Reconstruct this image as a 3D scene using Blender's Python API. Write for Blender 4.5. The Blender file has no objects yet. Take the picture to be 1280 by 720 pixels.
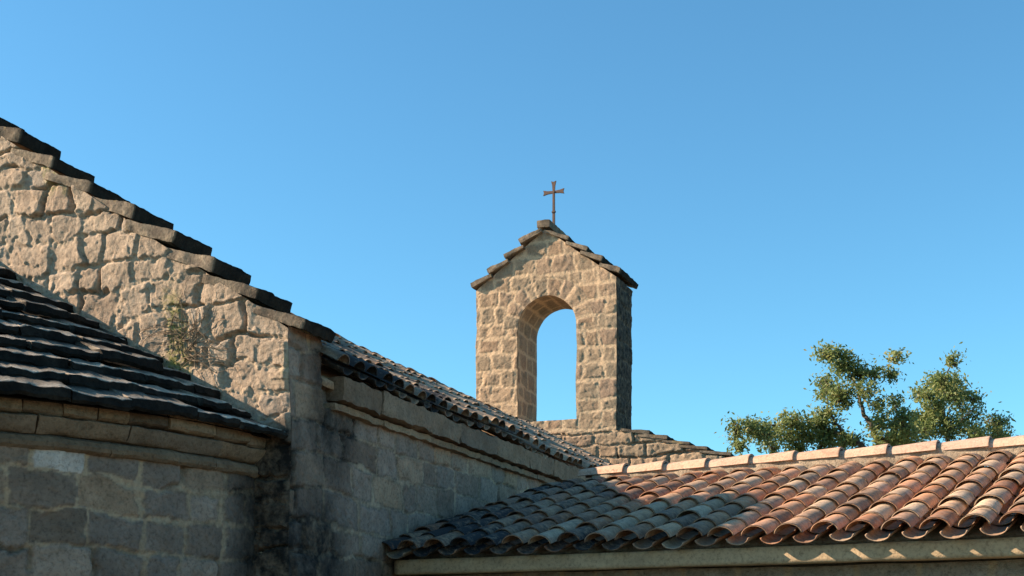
import bpy, bmesh, math, random
import numpy as np
from mathutils import Vector

R_ = math.radians
scene = bpy.context.scene
COL = scene.collection
random.seed(7)

# ------------------------------------------------------------------ noise
def _hash(i, j, k, seed):
    n = (i.astype(np.int64) * 374761393 + j.astype(np.int64) * 668265263
         + k.astype(np.int64) * 1274126177 + seed * 974634671) & 0xffffffff
    n = ((n ^ (n >> 13)) * 1103515245) & 0xffffffff
    n = ((n ^ (n >> 16)) * 2246822519) & 0xffffffff
    n = n ^ (n >> 15)
    return n.astype(np.float64) / 4294967295.0

def vnoise(P, seed=0):
    i = np.floor(P).astype(np.int64); f = P - i
    w = f * f * f * (f * (f * 6 - 15) + 10)
    r = 0
    for dx in (0, 1):
        wx = w[:, 0] if dx else 1 - w[:, 0]
        for dy in (0, 1):
            wy = w[:, 1] if dy else 1 - w[:, 1]
            for dz in (0, 1):
                wz = w[:, 2] if dz else 1 - w[:, 2]
                r = r + wx * wy * wz * _hash(i[:, 0] + dx, i[:, 1] + dy, i[:, 2] + dz, seed)
    return r * 2 - 1

def fbm(P, oct=4, seed=0, gain=.5, lac=2.07):
    a, s, tot = 1.0, 0, 0.0
    for o in range(oct):
        s = s + a * vnoise(P, seed + o * 17); tot += a
        P = P * lac + 3.7; a *= gain
    return s / tot

def ridged(P, oct=3, seed=0):
    a, s, tot = 1.0, 0, 0.0
    for o in range(oct):
        s = s + a * (1 - 2 * np.abs(vnoise(P, seed + o * 13))); tot += a
        P = P * 2.1 + 1.3; a *= .5
    return s / tot

def facets(Q, scale, seed):
    """broken-stone chips: every cell of a jittered grid is a small tilted plane"""
    X = Q[:, :2] * scale; c = np.floor(X).astype(np.int64)
    best = np.full(len(X), 9.); val = np.zeros(len(X)); z = np.zeros(len(X), np.int64)
    for i in (-1, 0, 1):
        for j in (-1, 0, 1):
            a, b = c[:, 0] + i, c[:, 1] + j
            sx = a + .1 + .8 * _hash(a, b, z, seed); sy = b + .1 + .8 * _hash(a, b, z + 1, seed)
            dx, dy = X[:, 0] - sx, X[:, 1] - sy; d = dx * dx + dy * dy; m = d < best
            v = (_hash(a, b, z + 2, seed) - .5) * 2 * dx + (_hash(a, b, z + 3, seed) - .5) * 2 * dy + (_hash(a, b, z + 4, seed) - .5) * .8
            best = np.where(m, d, best); val = np.where(m, v, val)
    return val

def smooth(a, b, x):
    t = np.clip((x - a) / (b - a), 0, 1)
    return t * t * (3 - 2 * t)

# ------------------------------------------------------------------ mesh collector
class MB:
    def __init__(s):
        s.v, s.q, s.t, s.a, s.n = [], [], [], [], 0
    def add(s, V, Q=None, T=None, tone=.5, mort=0., dirt=0., moss=0.):
        V = np.asarray(V, float); m = len(V)
        A = np.empty((m, 4)); A[:, 0] = tone; A[:, 1] = mort; A[:, 2] = dirt; A[:, 3] = moss  # third channel: soiling, and shade painted in
        s.v.append(V); s.a.append(A)
        if Q is not None and len(Q): s.q.append(np.asarray(Q, np.int64) + s.n)
        if T is not None and len(T): s.t.append(np.asarray(T, np.int64) + s.n)
        s.n += m
    def build(s, name, mat, parent=None, sm=True, origin=None, sharp=None):
        V = np.vstack(s.v); A = np.vstack(s.a)
        if parent is not None:
            V = V - np.array(parent.location)
        elif origin is not None:
            V = V - np.array(origin)
        Q = np.vstack(s.q) if s.q else np.zeros((0, 4), int)
        T = np.vstack(s.t) if s.t else np.zeros((0, 3), int)
        me = bpy.data.meshes.new(name)
        me.vertices.add(len(V)); me.vertices.foreach_set('co', V.astype(np.float32).ravel())
        idx = np.concatenate([Q.ravel(), T.ravel()]).astype(np.int32)
        me.loops.add(len(idx)); me.loops.foreach_set('vertex_index', idx)
        st = np.concatenate([np.arange(len(Q)) * 4, len(Q) * 4 + np.arange(len(T)) * 3]).astype(np.int32)
        me.polygons.add(len(st)); me.polygons.foreach_set('loop_start', st)
        me.update(calc_edges=True); me.validate()
        for k, nm in enumerate(('tone', 'mort', 'dirt', 'moss')):
            at = me.attributes.new(nm, 'FLOAT', 'POINT')
            if len(at.data) == len(V): at.data.foreach_set('value', A[:, k].astype(np.float32))
        me.polygons.foreach_set('use_smooth', np.full(len(me.polygons), sm))
        if sharp: me.set_sharp_from_angle(angle=R_(sharp))
        me.materials.append(mat)
        o = bpy.data.objects.new(name, me); COL.objects.link(o)
        if parent is not None: o.parent = parent
        elif origin is not None: o.location = origin
        return o

def gridq(nu, nv):
    i, j = np.meshgrid(np.arange(nu - 1), np.arange(nv - 1), indexing='ij')
    a = (i * nv + j).ravel()
    return np.stack([a, a + nv, a + nv + 1, a + 1], 1)

def thing(name, label, cat, loc, group=None):
    o = bpy.data.objects.new(name, None); COL.objects.link(o)
    o.location = loc; o.empty_display_size = .3
    o['label'] = label; o['category'] = cat
    if group: o['group'] = group
    return o

# ------------------------------------------------------------------ frames
AL, BE = R_(20.6), R_(30.3)
def nav(u, v, z):      # chapel axes: u to the right along the gable, v along the nave
    u, v, z = np.broadcast_arrays(np.asarray(u, float), np.asarray(v, float), np.asarray(z, float))
    return np.stack([u * math.cos(AL) + v * math.sin(AL), -u * math.sin(AL) + v * math.cos(AL), z], -1)
def wng(p, q, z):      # wing axes
    p, q, z = np.broadcast_arrays(np.asarray(p, float), np.asarray(q, float), np.asarray(z, float))
    return np.stack([p * math.cos(BE) + q * math.sin(BE), -p * math.sin(BE) + q * math.cos(BE), z], -1)
NU, NV = nav(1, 0, 0), nav(0, 1, 0)
WP, WQ = wng(1, 0, 0), wng(0, 1, 0)
UPV = np.array([0, 0, 1.])
GZ = -1.9              # ground level

# ------------------------------------------------------------------ materials
class NT:
    def __init__(s, name):
        s.m = bpy.data.materials.new(name); s.m.use_nodes = True
        s.t = s.m.node_tree; s.n = s.t.nodes; s.b = s.n['Principled BSDF']
        s.b.inputs['Roughness'].default_value = .92
        s.b.inputs['Specular IOR Level'].default_value = .25
        s.tc = s.n.new('ShaderNodeTexCoord').outputs['Object']
    def l(s, a, b): s.t.links.new(a, b)
    def noise(s, scale, det=5, rough=.6, dist=0., vec=None, sc=None):
        n = s.n.new('ShaderNodeTexNoise'); n.inputs['Scale'].default_value = scale
        n.inputs['Detail'].default_value = det; n.inputs['Roughness'].default_value = rough
        n.inputs['Distortion'].default_value = dist
        v = vec or s.tc
        if sc:
            mp = s.n.new('ShaderNodeMapping'); mp.inputs['Scale'].default_value = sc
            s.l(v, mp.inputs[0]); v = mp.outputs[0]
        s.l(v, n.inputs['Vector']); return n.outputs['Fac']
    def attr(s, nm):
        a = s.n.new('ShaderNodeAttribute'); a.attribute_name = nm; return a.outputs['Fac']
    def ramp(s, fac, stops, interp='LINEAR'):
        r = s.n.new('ShaderNodeValToRGB'); r.color_ramp.interpolation = interp
        e = r.color_ramp.elements
        while len(e) < len(stops): e.new(.5)
        for x, (p, c) in zip(e, stops):
            x.position = p
            x.color = (*c, 1) if isinstance(c, tuple) else (c, c, c, 1)
        s.l(fac, r.inputs[0]); return r.outputs[0]
    def mix(s, fac, a, b, mode='MIX'):
        m = s.n.new('ShaderNodeMix'); m.data_type = 'RGBA'; m.blend_type = mode
        if isinstance(fac, (int, float)): m.inputs[0].default_value = fac
        else: s.l(fac, m.inputs[0])
        for x, i in ((a, 6), (b, 7)):
            if isinstance(x, tuple): m.inputs[i].default_value = (*x, 1)
            else: s.l(x, m.inputs[i])
        return m.outputs[2]
    def math(s, op, a, b=0., c=None):
        m = s.n.new('ShaderNodeMath'); m.operation = op
        for x, i in ((a, 0), (b, 1), (c, 2)):
            if x is None: continue
            if isinstance(x, (int, float)): m.inputs[i].default_value = x
            else: s.l(x, m.inputs[i])
        return m.outputs[0]
    def bump(s, h, strength=.5, dist=.01):
        b = s.n.new('ShaderNodeBump'); b.inputs['Strength'].default_value = strength
        b.inputs['Distance'].default_value = dist
        s.l(h, b.inputs['Height']); s.l(b.outputs[0], s.b.inputs['Normal'])
    def col(s, c): s.l(c, s.b.inputs['Base Color'])

def stone_mat(name, stops, mortar, dirtcol=(.014, .013, .012), bumps=.5, lich=None, var=(.62, 1.2)):
    k = NT(name)
    c = k.ramp(k.attr('tone'), stops)
    n1 = k.noise(5.5, 6, .65)
    c = k.mix(1., c, k.ramp(n1, [(.25, var[0]), (.75, var[1])]), 'MULTIPLY')
    n2 = k.noise(38, 6, .7)
    c = k.mix(1., c, k.ramp(n2, [(.3, .5), (.5, 1.), (.75, 1.18)]), 'MULTIPLY')
    n3 = k.noise(11, 4, .6, 1.5)
    c = k.mix(k.ramp(n3, [(.6, 0.), (.74, .40)]), c, lich or (.30, .27, .22))
    mc = k.mix(1., mortar, k.ramp(n2, [(.3, .65), (.6, 1.05)]), 'MULTIPLY')
    c = k.mix(k.attr('mort'), c, mc)
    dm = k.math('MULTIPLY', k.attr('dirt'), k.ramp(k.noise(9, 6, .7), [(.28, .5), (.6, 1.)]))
    c = k.mix(dm, c, dirtcol)  # dark mix: stains, joints and painted shade
    c = k.mix(k.math('MULTIPLY', k.attr('moss'), k.ramp(k.noise(24, 5, .7), [(.4, 0.), (.58, 1.)])), c, (.20, .19, .045))
    k.col(c)
    h = k.math('ADD', k.math('MULTIPLY', n2, .7), k.math('MULTIPLY', k.noise(95, 4, .6), .3))
    k.bump(h, bumps * 1.6, .014)
    return k.m

M = {}
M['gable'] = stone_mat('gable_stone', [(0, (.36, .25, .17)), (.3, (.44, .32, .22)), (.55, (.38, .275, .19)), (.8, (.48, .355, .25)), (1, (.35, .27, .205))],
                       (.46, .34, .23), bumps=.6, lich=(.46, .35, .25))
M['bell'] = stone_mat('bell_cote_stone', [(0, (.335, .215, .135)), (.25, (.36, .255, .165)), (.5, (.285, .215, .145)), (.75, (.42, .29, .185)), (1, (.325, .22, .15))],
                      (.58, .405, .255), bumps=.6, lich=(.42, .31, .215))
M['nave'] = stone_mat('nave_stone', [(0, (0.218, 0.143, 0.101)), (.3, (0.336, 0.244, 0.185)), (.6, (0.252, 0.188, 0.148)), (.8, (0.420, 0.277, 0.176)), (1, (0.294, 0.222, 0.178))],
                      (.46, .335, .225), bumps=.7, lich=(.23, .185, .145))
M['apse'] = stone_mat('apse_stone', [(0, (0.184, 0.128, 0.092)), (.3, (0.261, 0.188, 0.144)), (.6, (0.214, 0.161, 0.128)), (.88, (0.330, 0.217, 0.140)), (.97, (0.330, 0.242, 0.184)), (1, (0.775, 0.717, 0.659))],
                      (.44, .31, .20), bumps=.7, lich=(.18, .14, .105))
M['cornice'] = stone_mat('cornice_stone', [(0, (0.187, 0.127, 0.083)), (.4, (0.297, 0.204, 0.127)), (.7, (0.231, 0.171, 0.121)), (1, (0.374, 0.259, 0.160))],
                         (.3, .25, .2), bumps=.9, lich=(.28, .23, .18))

def slab_mat(name, base, pale, amt):
    k = NT(name)
    n1 = k.noise(7, 7, .7)
    n2 = k.noise(45, 6, .7)
    c = k.mix(k.ramp(n1, [(.40, 0.), (.62, 1.)]), base, pale)
    c = k.mix(1., c, k.ramp(k.attr('tone'), [(0, .75), (1, 1.25)]), 'MULTIPLY')
    c = k.mix(1., c, k.ramp(n2, [(.3, .55), (.7, 1.2)]), 'MULTIPLY')
    c = k.mix(k.ramp(k.noise(4, 3, .6), [(.62, 0.), (.72, amt)]), c, (.36, .24, .07))
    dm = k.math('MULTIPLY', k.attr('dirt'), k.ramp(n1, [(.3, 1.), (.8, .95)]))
    c = k.mix(dm, c, (.006, .006, .006))  # near-black mix: lichen and painted shade
    k.col(c); k.b.inputs['Specular IOR Level'].default_value = .08
    k.bump(k.math('ADD', n1, k.math('MULTIPLY', n2, .5)), .7, .02)
    return k.m
M['coping'] = slab_mat('coping_slate', (.15, .115, .085), (.30, .23, .16), .5)
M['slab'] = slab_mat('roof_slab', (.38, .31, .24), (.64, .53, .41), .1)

def tile_mat(name, stops, soot, lichen):
    k = NT(name)
    c = k.ramp(k.attr('tone'), stops)
    n1 = k.noise(14, 6, .7, .6)
    n2 = k.noise(60, 5, .7)
    n3 = k.noise(6, 5, .65, 1.)
    c = k.mix(1., c, k.ramp(n2, [(.3, .68), (.65, 1.12)]), 'MULTIPLY')
    c = k.mix(k.ramp(n1, [(.47, 0.), (.66, lichen)]), c, (.58, .44, .32))
    c = k.mix(k.ramp(n3, [(.50, 0.), (.70, soot)]), c, (.055, .045, .042))
    c = k.mix(k.ramp(k.noise(24, 5, .75, .8), [(.55, 0.), (.66, .62)]), c, (.13, .085, .06))
    dm = k.math('MULTIPLY', k.attr('dirt'), k.ramp(k.noise(20, 6, .7), [(.35, .45), (.6, 1.)]))
    c = k.mix(dm, c, (.03, .028, .028))  # dark mix: soiled tiles and painted shade
    k.col(c)
    k.b.inputs['Roughness'].default_value = .85
    k.bump(k.math('ADD', n1, k.math('MULTIPLY', n2, .6)), .4, .008)
    return k.m
TS = [(0, (.46, .19, .085)), (.15, (.60, .275, .135)), (.3, (.46, .275, .165)), (.5, (.64, .36, .20)), (.65, (.54, .36, .225)), (.8, (.66, .45, .29)), (.92, (.58, .265, .14)), (1, (.36, .21, .13))]
M['tile'] = tile_mat('terracotta_tile', TS, .55, .45)
M['oldtile'] = tile_mat('weathered_tile', [(0, (.30, .19, .12)), (.4, (.42, .28, .175)), (.7, (.33, .245, .17)), (1, (.50, .35, .22))], .7, .5)
M['ridge'] = tile_mat('ridge_tile_clay', [(0, (.50, .30, .20)), (.5, (.55, .355, .245)), (1, (.46, .30, .22))], .3, .35)
M['mortar'] = stone_mat('bedding_mortar', [(0, (.36, .28, .20)), (1, (.40, .31, .22))], (.4, .3, .2), bumps=.8)
M['plaster'] = stone_mat('rough_render', [(0, (.30, .25, .20)), (1, (.34, .29, .23))], (.4, .3, .2), bumps=.9, lich=(.22, .18, .14))
M['beam'] = stone_mat('eave_beam_paint', [(0, (.42, .30, .18)), (1, (.46, .33, .20))], (.4, .3, .2), bumps=.25, lich=(.36, .26, .16), var=(.85, 1.08))
k = NT('wrought_iron'); k.col(k.mix(k.ramp(k.noise(30, 5), [(.4, 0.), (.65, 1.)]), (.10, .075, .065), (.17, .085, .05)))
k.b.inputs['Metallic'].default_value = .3; k.b.inputs['Roughness'].default_value = .7; M['iron'] = k.m
k = NT('bark'); k.col(k.mix(k.noise(9, 6), (.06, .045, .035), (.14, .11, .085))); k.bump(k.noise(22, 5), .6, .03); M['bark'] = k.m
k = NT('oak_leaf')
c = k.ramp(k.attr('tone'), [(0, (.07, .105, .042)), (.35, (.16, .205, .062)), (.7, (.24, .27, .09)), (.88, (.30, .27, .09)), (1, (.33, .22, .09))])
k.col(c); k.b.inputs['Roughness'].default_value = .55; k.b.inputs['Specular IOR Level'].default_value = .4
tr = k.n.new('ShaderNodeBsdfTranslucent'); k.l(c, tr.inputs[0])
ms = k.n.new('ShaderNodeMixShader'); ms.inputs[0].default_value = .45
k.l(k.b.outputs[0], ms.inputs[1]); k.l(tr.outputs[0], ms.inputs[2]); k.l(ms.outputs[0], k.n['Material Output'].inputs[0])
M['leaf'] = k.m
k = NT('dry_stem'); k.col(k.mix(k.noise(20, 4), (.10, .07, .045), (.22, .16, .10))); M['stem'] = k.m
k = NT('ivy_leaf'); k.col(k.ramp(k.attr('tone'), [(0, (.07, .085, .03)), (.6, (.15, .15, .05)), (1, (.26, .22, .08))])); M['ivy'] = k.m
k = NT('ground_earth'); n = k.noise(.35, 8, .6); n2 = k.noise(14, 6, .7)
c = k.mix(k.ramp(n, [(.42, 0.), (.6, 1.)]), (.26, .20, .14), (.10, .115, .05))
k.col(k.mix(1., c, k.ramp(n2, [(.3, .6), (.7, 1.15)]), 'MULTIPLY')); k.bump(n2, .6, .03); M['ground'] = k.m

# ------------------------------------------------------------------ masonry
class Courses:
    """Stones laid in courses over (s,t): gives the stone id and the distance to its edge."""
    def __init__(c, seed, s0, s1, t0, t1, h, w, fixed=None):
        r = random.Random(seed); c.rows = [t0]
        while c.rows[-1] < t1: c.rows.append(c.rows[-1] + r.uniform(*h))
        c.cols = []
        for _ in c.rows:
            x = [s0 - r.uniform(0, w[1])]
            while x[-1] < s1: x.append(x[-1] + r.uniform(*w))
            c.cols.append(np.array(x))
        c.rows = np.array(c.rows); c.seed = seed
    def ev(c, s, t, rad):
        i = np.clip(np.searchsorted(c.rows, t) - 1, 0, len(c.rows) - 2)
        d = np.zeros_like(s); sid = np.zeros(len(s), np.int64); cs = np.zeros_like(s); ct = np.zeros_like(s)
        for row in np.unique(i):
            m = i == row; x = c.cols[row]; ss = s[m]
            j = np.clip(np.searchsorted(x, ss) - 1, 0, len(x) - 2)
            dx = np.minimum(ss - x[j], x[j + 1] - ss); dy = np.minimum(t[m] - c.rows[row], c.rows[row + 1] - t[m])
            cr = (dx < rad) & (dy < rad)
            d[m] = np.where(cr, rad - np.hypot(np.clip(rad - dx, 0, None), np.clip(rad - dy, 0, None)), np.minimum(dx, dy))
            sid[m] = row * 1000 + j
            cs[m] = ss - (x[j] + x[j + 1]) / 2; ct[m] = t[m] - (c.rows[row] + c.rows[row + 1]) / 2
        z = np.zeros_like(sid)
        r1 = _hash(sid, z, z, c.seed); r2 = _hash(sid, z + 5, z, c.seed); r3 = _hash(sid, z + 9, z, c.seed)
        return d, r1, r2, r3, cs, ct

def masonry(cs, s, t, P, st):
    Q = np.stack([s, t, np.zeros_like(s)], 1)
    wv, wf = st['warp'], st.get('wfreq', 5.)
    s2 = s + wv * fbm(Q * wf, 3, 11) + st.get('low', .0) * vnoise(Q * .9, 5)
    t2 = t + wv * fbm(Q * wf + 40, 3, 23) + st.get('low', .0) * vnoise(Q * .9 + 9, 6)
    d, r1, r2, r3, ls, lt = cs.ev(s2, t2, st.get('rad', .05))
    d = d + st.get('djit', .006) * fbm(Q * 28, 3, 3)
    sm = smooth(.05, .45, fbm(Q * 1.7 + 21, 4, 81)) * st.get('smear', 0.)
    d = d - sm * (.5 + .5 * vnoise(Q * 13, 7))
    j = st['joint'] * (.5 + 1.0 * _hash((r1 * 9999).astype(np.int64), (r2 * 99).astype(np.int64) * 0, (r1 * 0).astype(np.int64), 3))
    hs = smooth(0, 1, (d - j) / st['round'])
    n3 = P * st.get('rf', 14.)
    wv3 = np.stack([vnoise(P * 5 + 3, 61), vnoise(P * 5 + 33, 62), vnoise(P * 5 + 63, 63)], 1) * .5
    Qw = Q + .022 * np.stack([vnoise(Q * 15, 66), vnoise(Q * 15 + 31, 67), Q[:, 0] * 0], 1)
    rough = st['rough'] * (.55 * fbm(n3, 5, 31, .6) + .45 * facets(Qw, st.get('fs', 11.), 5) + .22 * facets(Qw, st.get('fs', 11.) * 2.4, 6))
    h = hs * (st['prot'] * (.45 + .9 * r2) + (r3 - .5) * st['tilt'] * ls * 2 + (r1 - .5) * st['tilt'] * lt * 2 + rough)
    h = h + (1 - hs) * st.get('mrough', .006) * fbm(P * 24, 3, 51)
    mort = 1 - smooth(j * .5, j * 1.25 + .008, d)
    if st.get('deep'):      # some joints washed out
        wash = smooth(.0, .35, fbm(Q * 2.3, 3, 71)); h = h - (1 - hs) * wash * st['deep']; mort = mort * (1 - .8 * wash)
        h = h - st['deep'] * wash * np.exp(-(d / .009) ** 2)
    if st.get('jd'):
        masonry.crack = np.exp(-(d / .013) ** 2) * (1 - mort * .6) * st['jd'] * smooth(-.35, .1, fbm(Q * 3.1, 3, 77))
    else: masonry.crack = 0.
    return h, r1, mort

def bulge(P, amp=.012):     # slow unevenness shared by every wall of a building
    return np.stack([amp * vnoise(P * 1.4 + k * 17.3, 90 + k) + amp * .5 * vnoise(P * 4.5 + k * 7.3, 95 + k) for k in range(3)], 1)

def panel(mb, cs, st, S, T, fn, nrm, fade=(), dirt=None, extra=None, mask=None, wob=.012, st_s=0., st_t=0.):
    """fn(s,t)->points; nrm constant or function; fade: sides ('s0','s1','t0','t1') where relief dies out."""
    s, t = [a.ravel() for a in np.meshgrid(S, T, indexing='ij')]
    P = fn(s, t)
    h, tone, mort = masonry(cs, P[:, 0] * 0 + s + st_s, P[:, 2], P, st)
    f = np.ones_like(s)
    for e in fade:
        x = {'s0': s - S[0], 's1': S[-1] - s, 't0': t - T[0], 't1': T[-1] - t}[e]
        f = f * (.12 + .88 * smooth(-.004, .035, x))
    n = nrm(s, t) if callable(nrm) else np.asarray(nrm)[None]
    P2 = P + n * (h * f)[:, None] + bulge(P, wob)
    ck = masonry.crack
    dr = dirt(P, s, t) if dirt else 0.
    dr = np.clip(dr + ck, 0, 1)
    q = gridq(len(S), len(T))
    if mask is not None:
        keep = mask(s, t); q = q[keep[q].all(1)]
    mb.add(P2, q, tone=tone, mort=mort, dirt=dr, moss=extra(P, s, t) if extra else 0.)

def lin(a, b, step): return np.linspace(a, b, max(2, int(round((b - a) / step)) + 1))

def prism(mb, pts, fn0, fn1, tone=.5):
    """Closed solid between two copies of an outline: pts (n,2), fn0/fn1 map them to 3-D."""
    A, B = fn0(pts), fn1(pts); n = len(pts)
    V = np.vstack([A, B, A.mean(0)[None], B.mean(0)[None]])
    q = [[i, (i + 1) % n, n + (i + 1) % n, n + i] for i in range(n)]
    tr = [[2 * n, (i + 1) % n, i] for i in range(n)] + [[2 * n + 1, n + i, n + (i + 1) % n] for i in range(n)]
    mb.add(V, q, tr, tone=tone)

def rbox(hx, hy, hz, r, n=(8, 5, 3)):
    """rounded box, gridded; returns verts, quads"""
    bm = bmesh.new(); bmesh.ops.create_cube(bm, size=2.)
    h = np.array([hx, hy, hz]); V, Q, c = [], [], 0
    ax = [(0, 1, 2), (1, 2, 0), (2, 0, 1)]
    for (i, j, k_) in ax:
        for sg in (-1, 1):
            a, b = np.linspace(-1, 1, n[i] + 1), np.linspace(-1, 1, n[j] + 1)
            A, B = [x.ravel() for x in np.meshgrid(a, b, indexing='ij')]
            p = np.zeros((len(A), 3)); p[:, i] = A * h[i]; p[:, j] = B * h[j]; p[:, k_] = sg * h[k_]
            q = gridq(len(a), len(b)); q = q if sg > 0 else q[:, ::-1]
            V.append(p); Q.append(q + c); c += len(p)
    bm.free()
    V = np.vstack(V); Q = np.vstack(Q)
    key = np.round(V, 6); un, inv = np.unique(key, axis=0, return_inverse=True)
    V = un; Q = inv.ravel()[Q]
    inn = np.clip(V, -(h - r), h - r); dv = V - inn
    ln = np.linalg.norm(dv, axis=1, keepdims=True); ln[ln == 0] = 1
    return inn + dv / ln * r, Q

def slab(center, ax, dims, r=.015, n=(10, 7, 3), amp=.012, fr=6., seed=0):
    V, Q = rbox(dims[0] / 2, dims[1] / 2, dims[2] / 2, r, n)
    W = V[:, :1] * ax[0] + V[:, 1:2] * ax[1] + V[:, 2:3] * ax[2] + center
    nn = W * fr + seed * 3.1
    W = W + amp * np.stack([fbm(nn, 5, 1, .6), fbm(nn + 50, 5, 2, .6), fbm(nn + 90, 5, 3, .6)], 1)
    return W, Q

def tube(mb, pts, rad, n=7, tone=.5):
    pts = np.asarray(pts, float); m = len(pts); V = []
    for i in range(m):
        d = pts[min(i + 1, m - 1)] - pts[max(i - 1, 0)]; d /= (np.linalg.norm(d) + 1e-9)
        a = np.cross(d, [.31, .2, .93] if abs(d[2]) < .9 else [1, 0, 0]); a /= np.linalg.norm(a); b = np.cross(d, a)
        th = np.arange(n) * 2 * math.pi / n
        V.append(pts[i] + rad[i] * (np.cos(th)[:, None] * a + np.sin(th)[:, None] * b))
    V = np.vstack(V + [pts[-1:], pts[:1]])
    q = [[i * n + j, i * n + (j + 1) % n, (i + 1) * n + (j + 1) % n, (i + 1) * n + j] for i in range(m - 1) for j in range(n)]
    e = (m - 1) * n
    tr = [[e + j, e + (j + 1) % n, m * n] for j in range(n)] + [[(j + 1) % n, j, m * n + 1] for j in range(n)]
    mb.add(V, q, tr, tone=tone)

# ------------------------------------------------------------------ the ground
g = MB()
gx = np.concatenate([-np.geomspace(4000, 6, 22), np.linspace(-5, 5, 9), np.geomspace(6, 4000, 22)])
X, Y = [a.ravel() for a in np.meshgrid(gx, gx, indexing='ij')]
P = np.stack([X, Y, np.full_like(X, GZ)], 1)
far = smooth(40, 400, np.hypot(X, Y))
P[:, 2] += far * 2.0 * vnoise(P / 180, 4) - far * 2.0
g.add(P, gridq(len(gx), len(gx)))
o = g.build('ground', M['ground']); o['kind'] = 'structure'

# ------------------------------------------------------------------ the nave
U0, UC, VG, VF = -4.82, -8.43, 8.2, 24.36
UL = 2 * UC - U0
WT = .45
nave = thing('nave', 'long stone nave with rough sunlit gable, slate coping and shaded side wall under old tiles', 'chapel nave',
             tuple(nav(UC, (VG + VF) / 2, GZ)))
CZ, CS = 2.255, .668                       # gable masonry top at the corner, pitch
def gtop(u): return CZ + CS * (np.minimum(U0 - u, u - UL))
gm = MB()
gst = dict(warp=.075, wfreq=4.2, joint=.007, round=.020, prot=.011, rough=.017, tilt=.09, rad=.04, rf=8., djit=.014, deep=.020, fs=7.5, mrough=.022, low=.08, smear=.02, jd=.35)
gcs = Courses(5, UL - 1, U0 + .001, GZ - .2, 6, (.15, .29), (.2, .46))
# quoins: fixed joints near the corner
rq = random.Random(3)
for i, x in enumerate(gcs.cols):
    x = x[x < U0 - .28]; gcs.cols[i] = np.append(x, [U0 + .06])
    if len(x) > 1 and U0 - x[-1] > .75: gcs.cols[i] = np.append(x, [U0 - .36, U0 + .06])
def gfn(s, t):
    zt = gtop(s); zb = s * 0 + GZ if False else np.full_like(s, gfn.z0)
    return nav(s, VG, zb + t * (zt - zb))
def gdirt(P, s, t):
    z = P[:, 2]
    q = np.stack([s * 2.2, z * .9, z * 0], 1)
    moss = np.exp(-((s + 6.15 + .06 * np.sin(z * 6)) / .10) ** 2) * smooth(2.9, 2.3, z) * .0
    low = smooth(1.75, 1.3, z + .12 * fbm(q * 3, 3, 8)) * smooth(-5.6, -5.3, s) * 1.7 + smooth(1.2, .5, z) * .6  # recess by the apse: black stain with its shade painted in
    top = smooth(.16, .0, gtop(s) - z) * .25  # darker just beneath the coping
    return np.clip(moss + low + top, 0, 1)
def gmoss(P, s, t):
    z = P[:, 2]; q = np.stack([s * 7, z * 3, z * 0], 1); nz = fbm(q, 4, 55)
    a = smooth(.16, .03, np.abs(s + 5.84 + .05 * np.sin(z * 5)) + .10 * nz) * smooth(1.7, 1.9, z) * smooth(2.8, 2.4, z)
    b = smooth(.25, .5, fbm(q * .45, 4, 57)) * smooth(.5, .1, gtop(s) - z) * .6
    return np.clip(a * .9 + b, 0, 1)
gfn.z0 = .2
panel(gm, gcs, gst, lin(-8.0, U0, .009), np.linspace(0, 1, 400), gfn, -NV, fade=('s1',), dirt=gdirt, extra=gmoss)
gfn.z0 = GZ
coarse = dict(gst)
panel(gm, gcs, coarse, lin(UL, -8.0, .018), np.linspace(0, 1, 280), gfn, -NV, dirt=gdirt)
def gfl(s, t): return nav(s, VG, GZ + t * (.2 - GZ))
panel(gm, gcs, coarse, lin(-8.0, U0, .05), np.linspace(0, 1, 30), gfl, -NV, fade=('s1',), dirt=gdirt)
# rear face and inner solid of the gable wall
out = np.array([[UL, GZ], [U0, GZ], [U0, CZ], [UC, gtop(UC)], [UL, CZ]])
ins = np.array([[UL + .05, GZ], [U0 - .05, GZ], [U0 - .05, CZ - .06], [UC, gtop(UC) - .07], [UL + .05, CZ - .06]])
prism(gm, ins, lambda p: nav(p[:, 0], VG + .05, p[:, 1]), lambda p: nav(p[:, 0], VG + WT, p[:, 1]))
gm.build('gable_wall', M['gable'], nave)

# side wall (its first half metre is the end of the gable wall and climbs to the coping)
EZ = 1.76
sm_ = MB()
nst = dict(warp=.035, wfreq=5., joint=.004, round=.016, prot=.007, rough=.016, tilt=.04, rad=.03, rf=12., djit=.014, mrough=.012, low=.05, smear=.03, deep=.02, jd=1.0)
ncs = Courses(21, VG - .001, VF + 1, GZ - .13, 4, (.22, .31), (.3, .62))
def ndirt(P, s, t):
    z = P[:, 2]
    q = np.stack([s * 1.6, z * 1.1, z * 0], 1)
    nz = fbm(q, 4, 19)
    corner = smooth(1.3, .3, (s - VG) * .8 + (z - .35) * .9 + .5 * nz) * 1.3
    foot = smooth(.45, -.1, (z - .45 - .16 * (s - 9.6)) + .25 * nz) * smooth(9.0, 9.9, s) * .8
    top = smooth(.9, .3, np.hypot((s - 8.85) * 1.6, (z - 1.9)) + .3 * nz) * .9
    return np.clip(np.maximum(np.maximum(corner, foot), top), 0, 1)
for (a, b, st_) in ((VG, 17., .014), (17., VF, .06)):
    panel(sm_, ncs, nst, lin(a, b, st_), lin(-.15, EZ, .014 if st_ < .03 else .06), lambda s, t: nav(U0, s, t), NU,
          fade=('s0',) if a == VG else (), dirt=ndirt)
panel(sm_, ncs, nst, lin(VG, VF, .06), lin(GZ, -.15, .06), lambda s, t: nav(U0, s, t), NU, fade=('s0',), dirt=ndirt)
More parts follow.
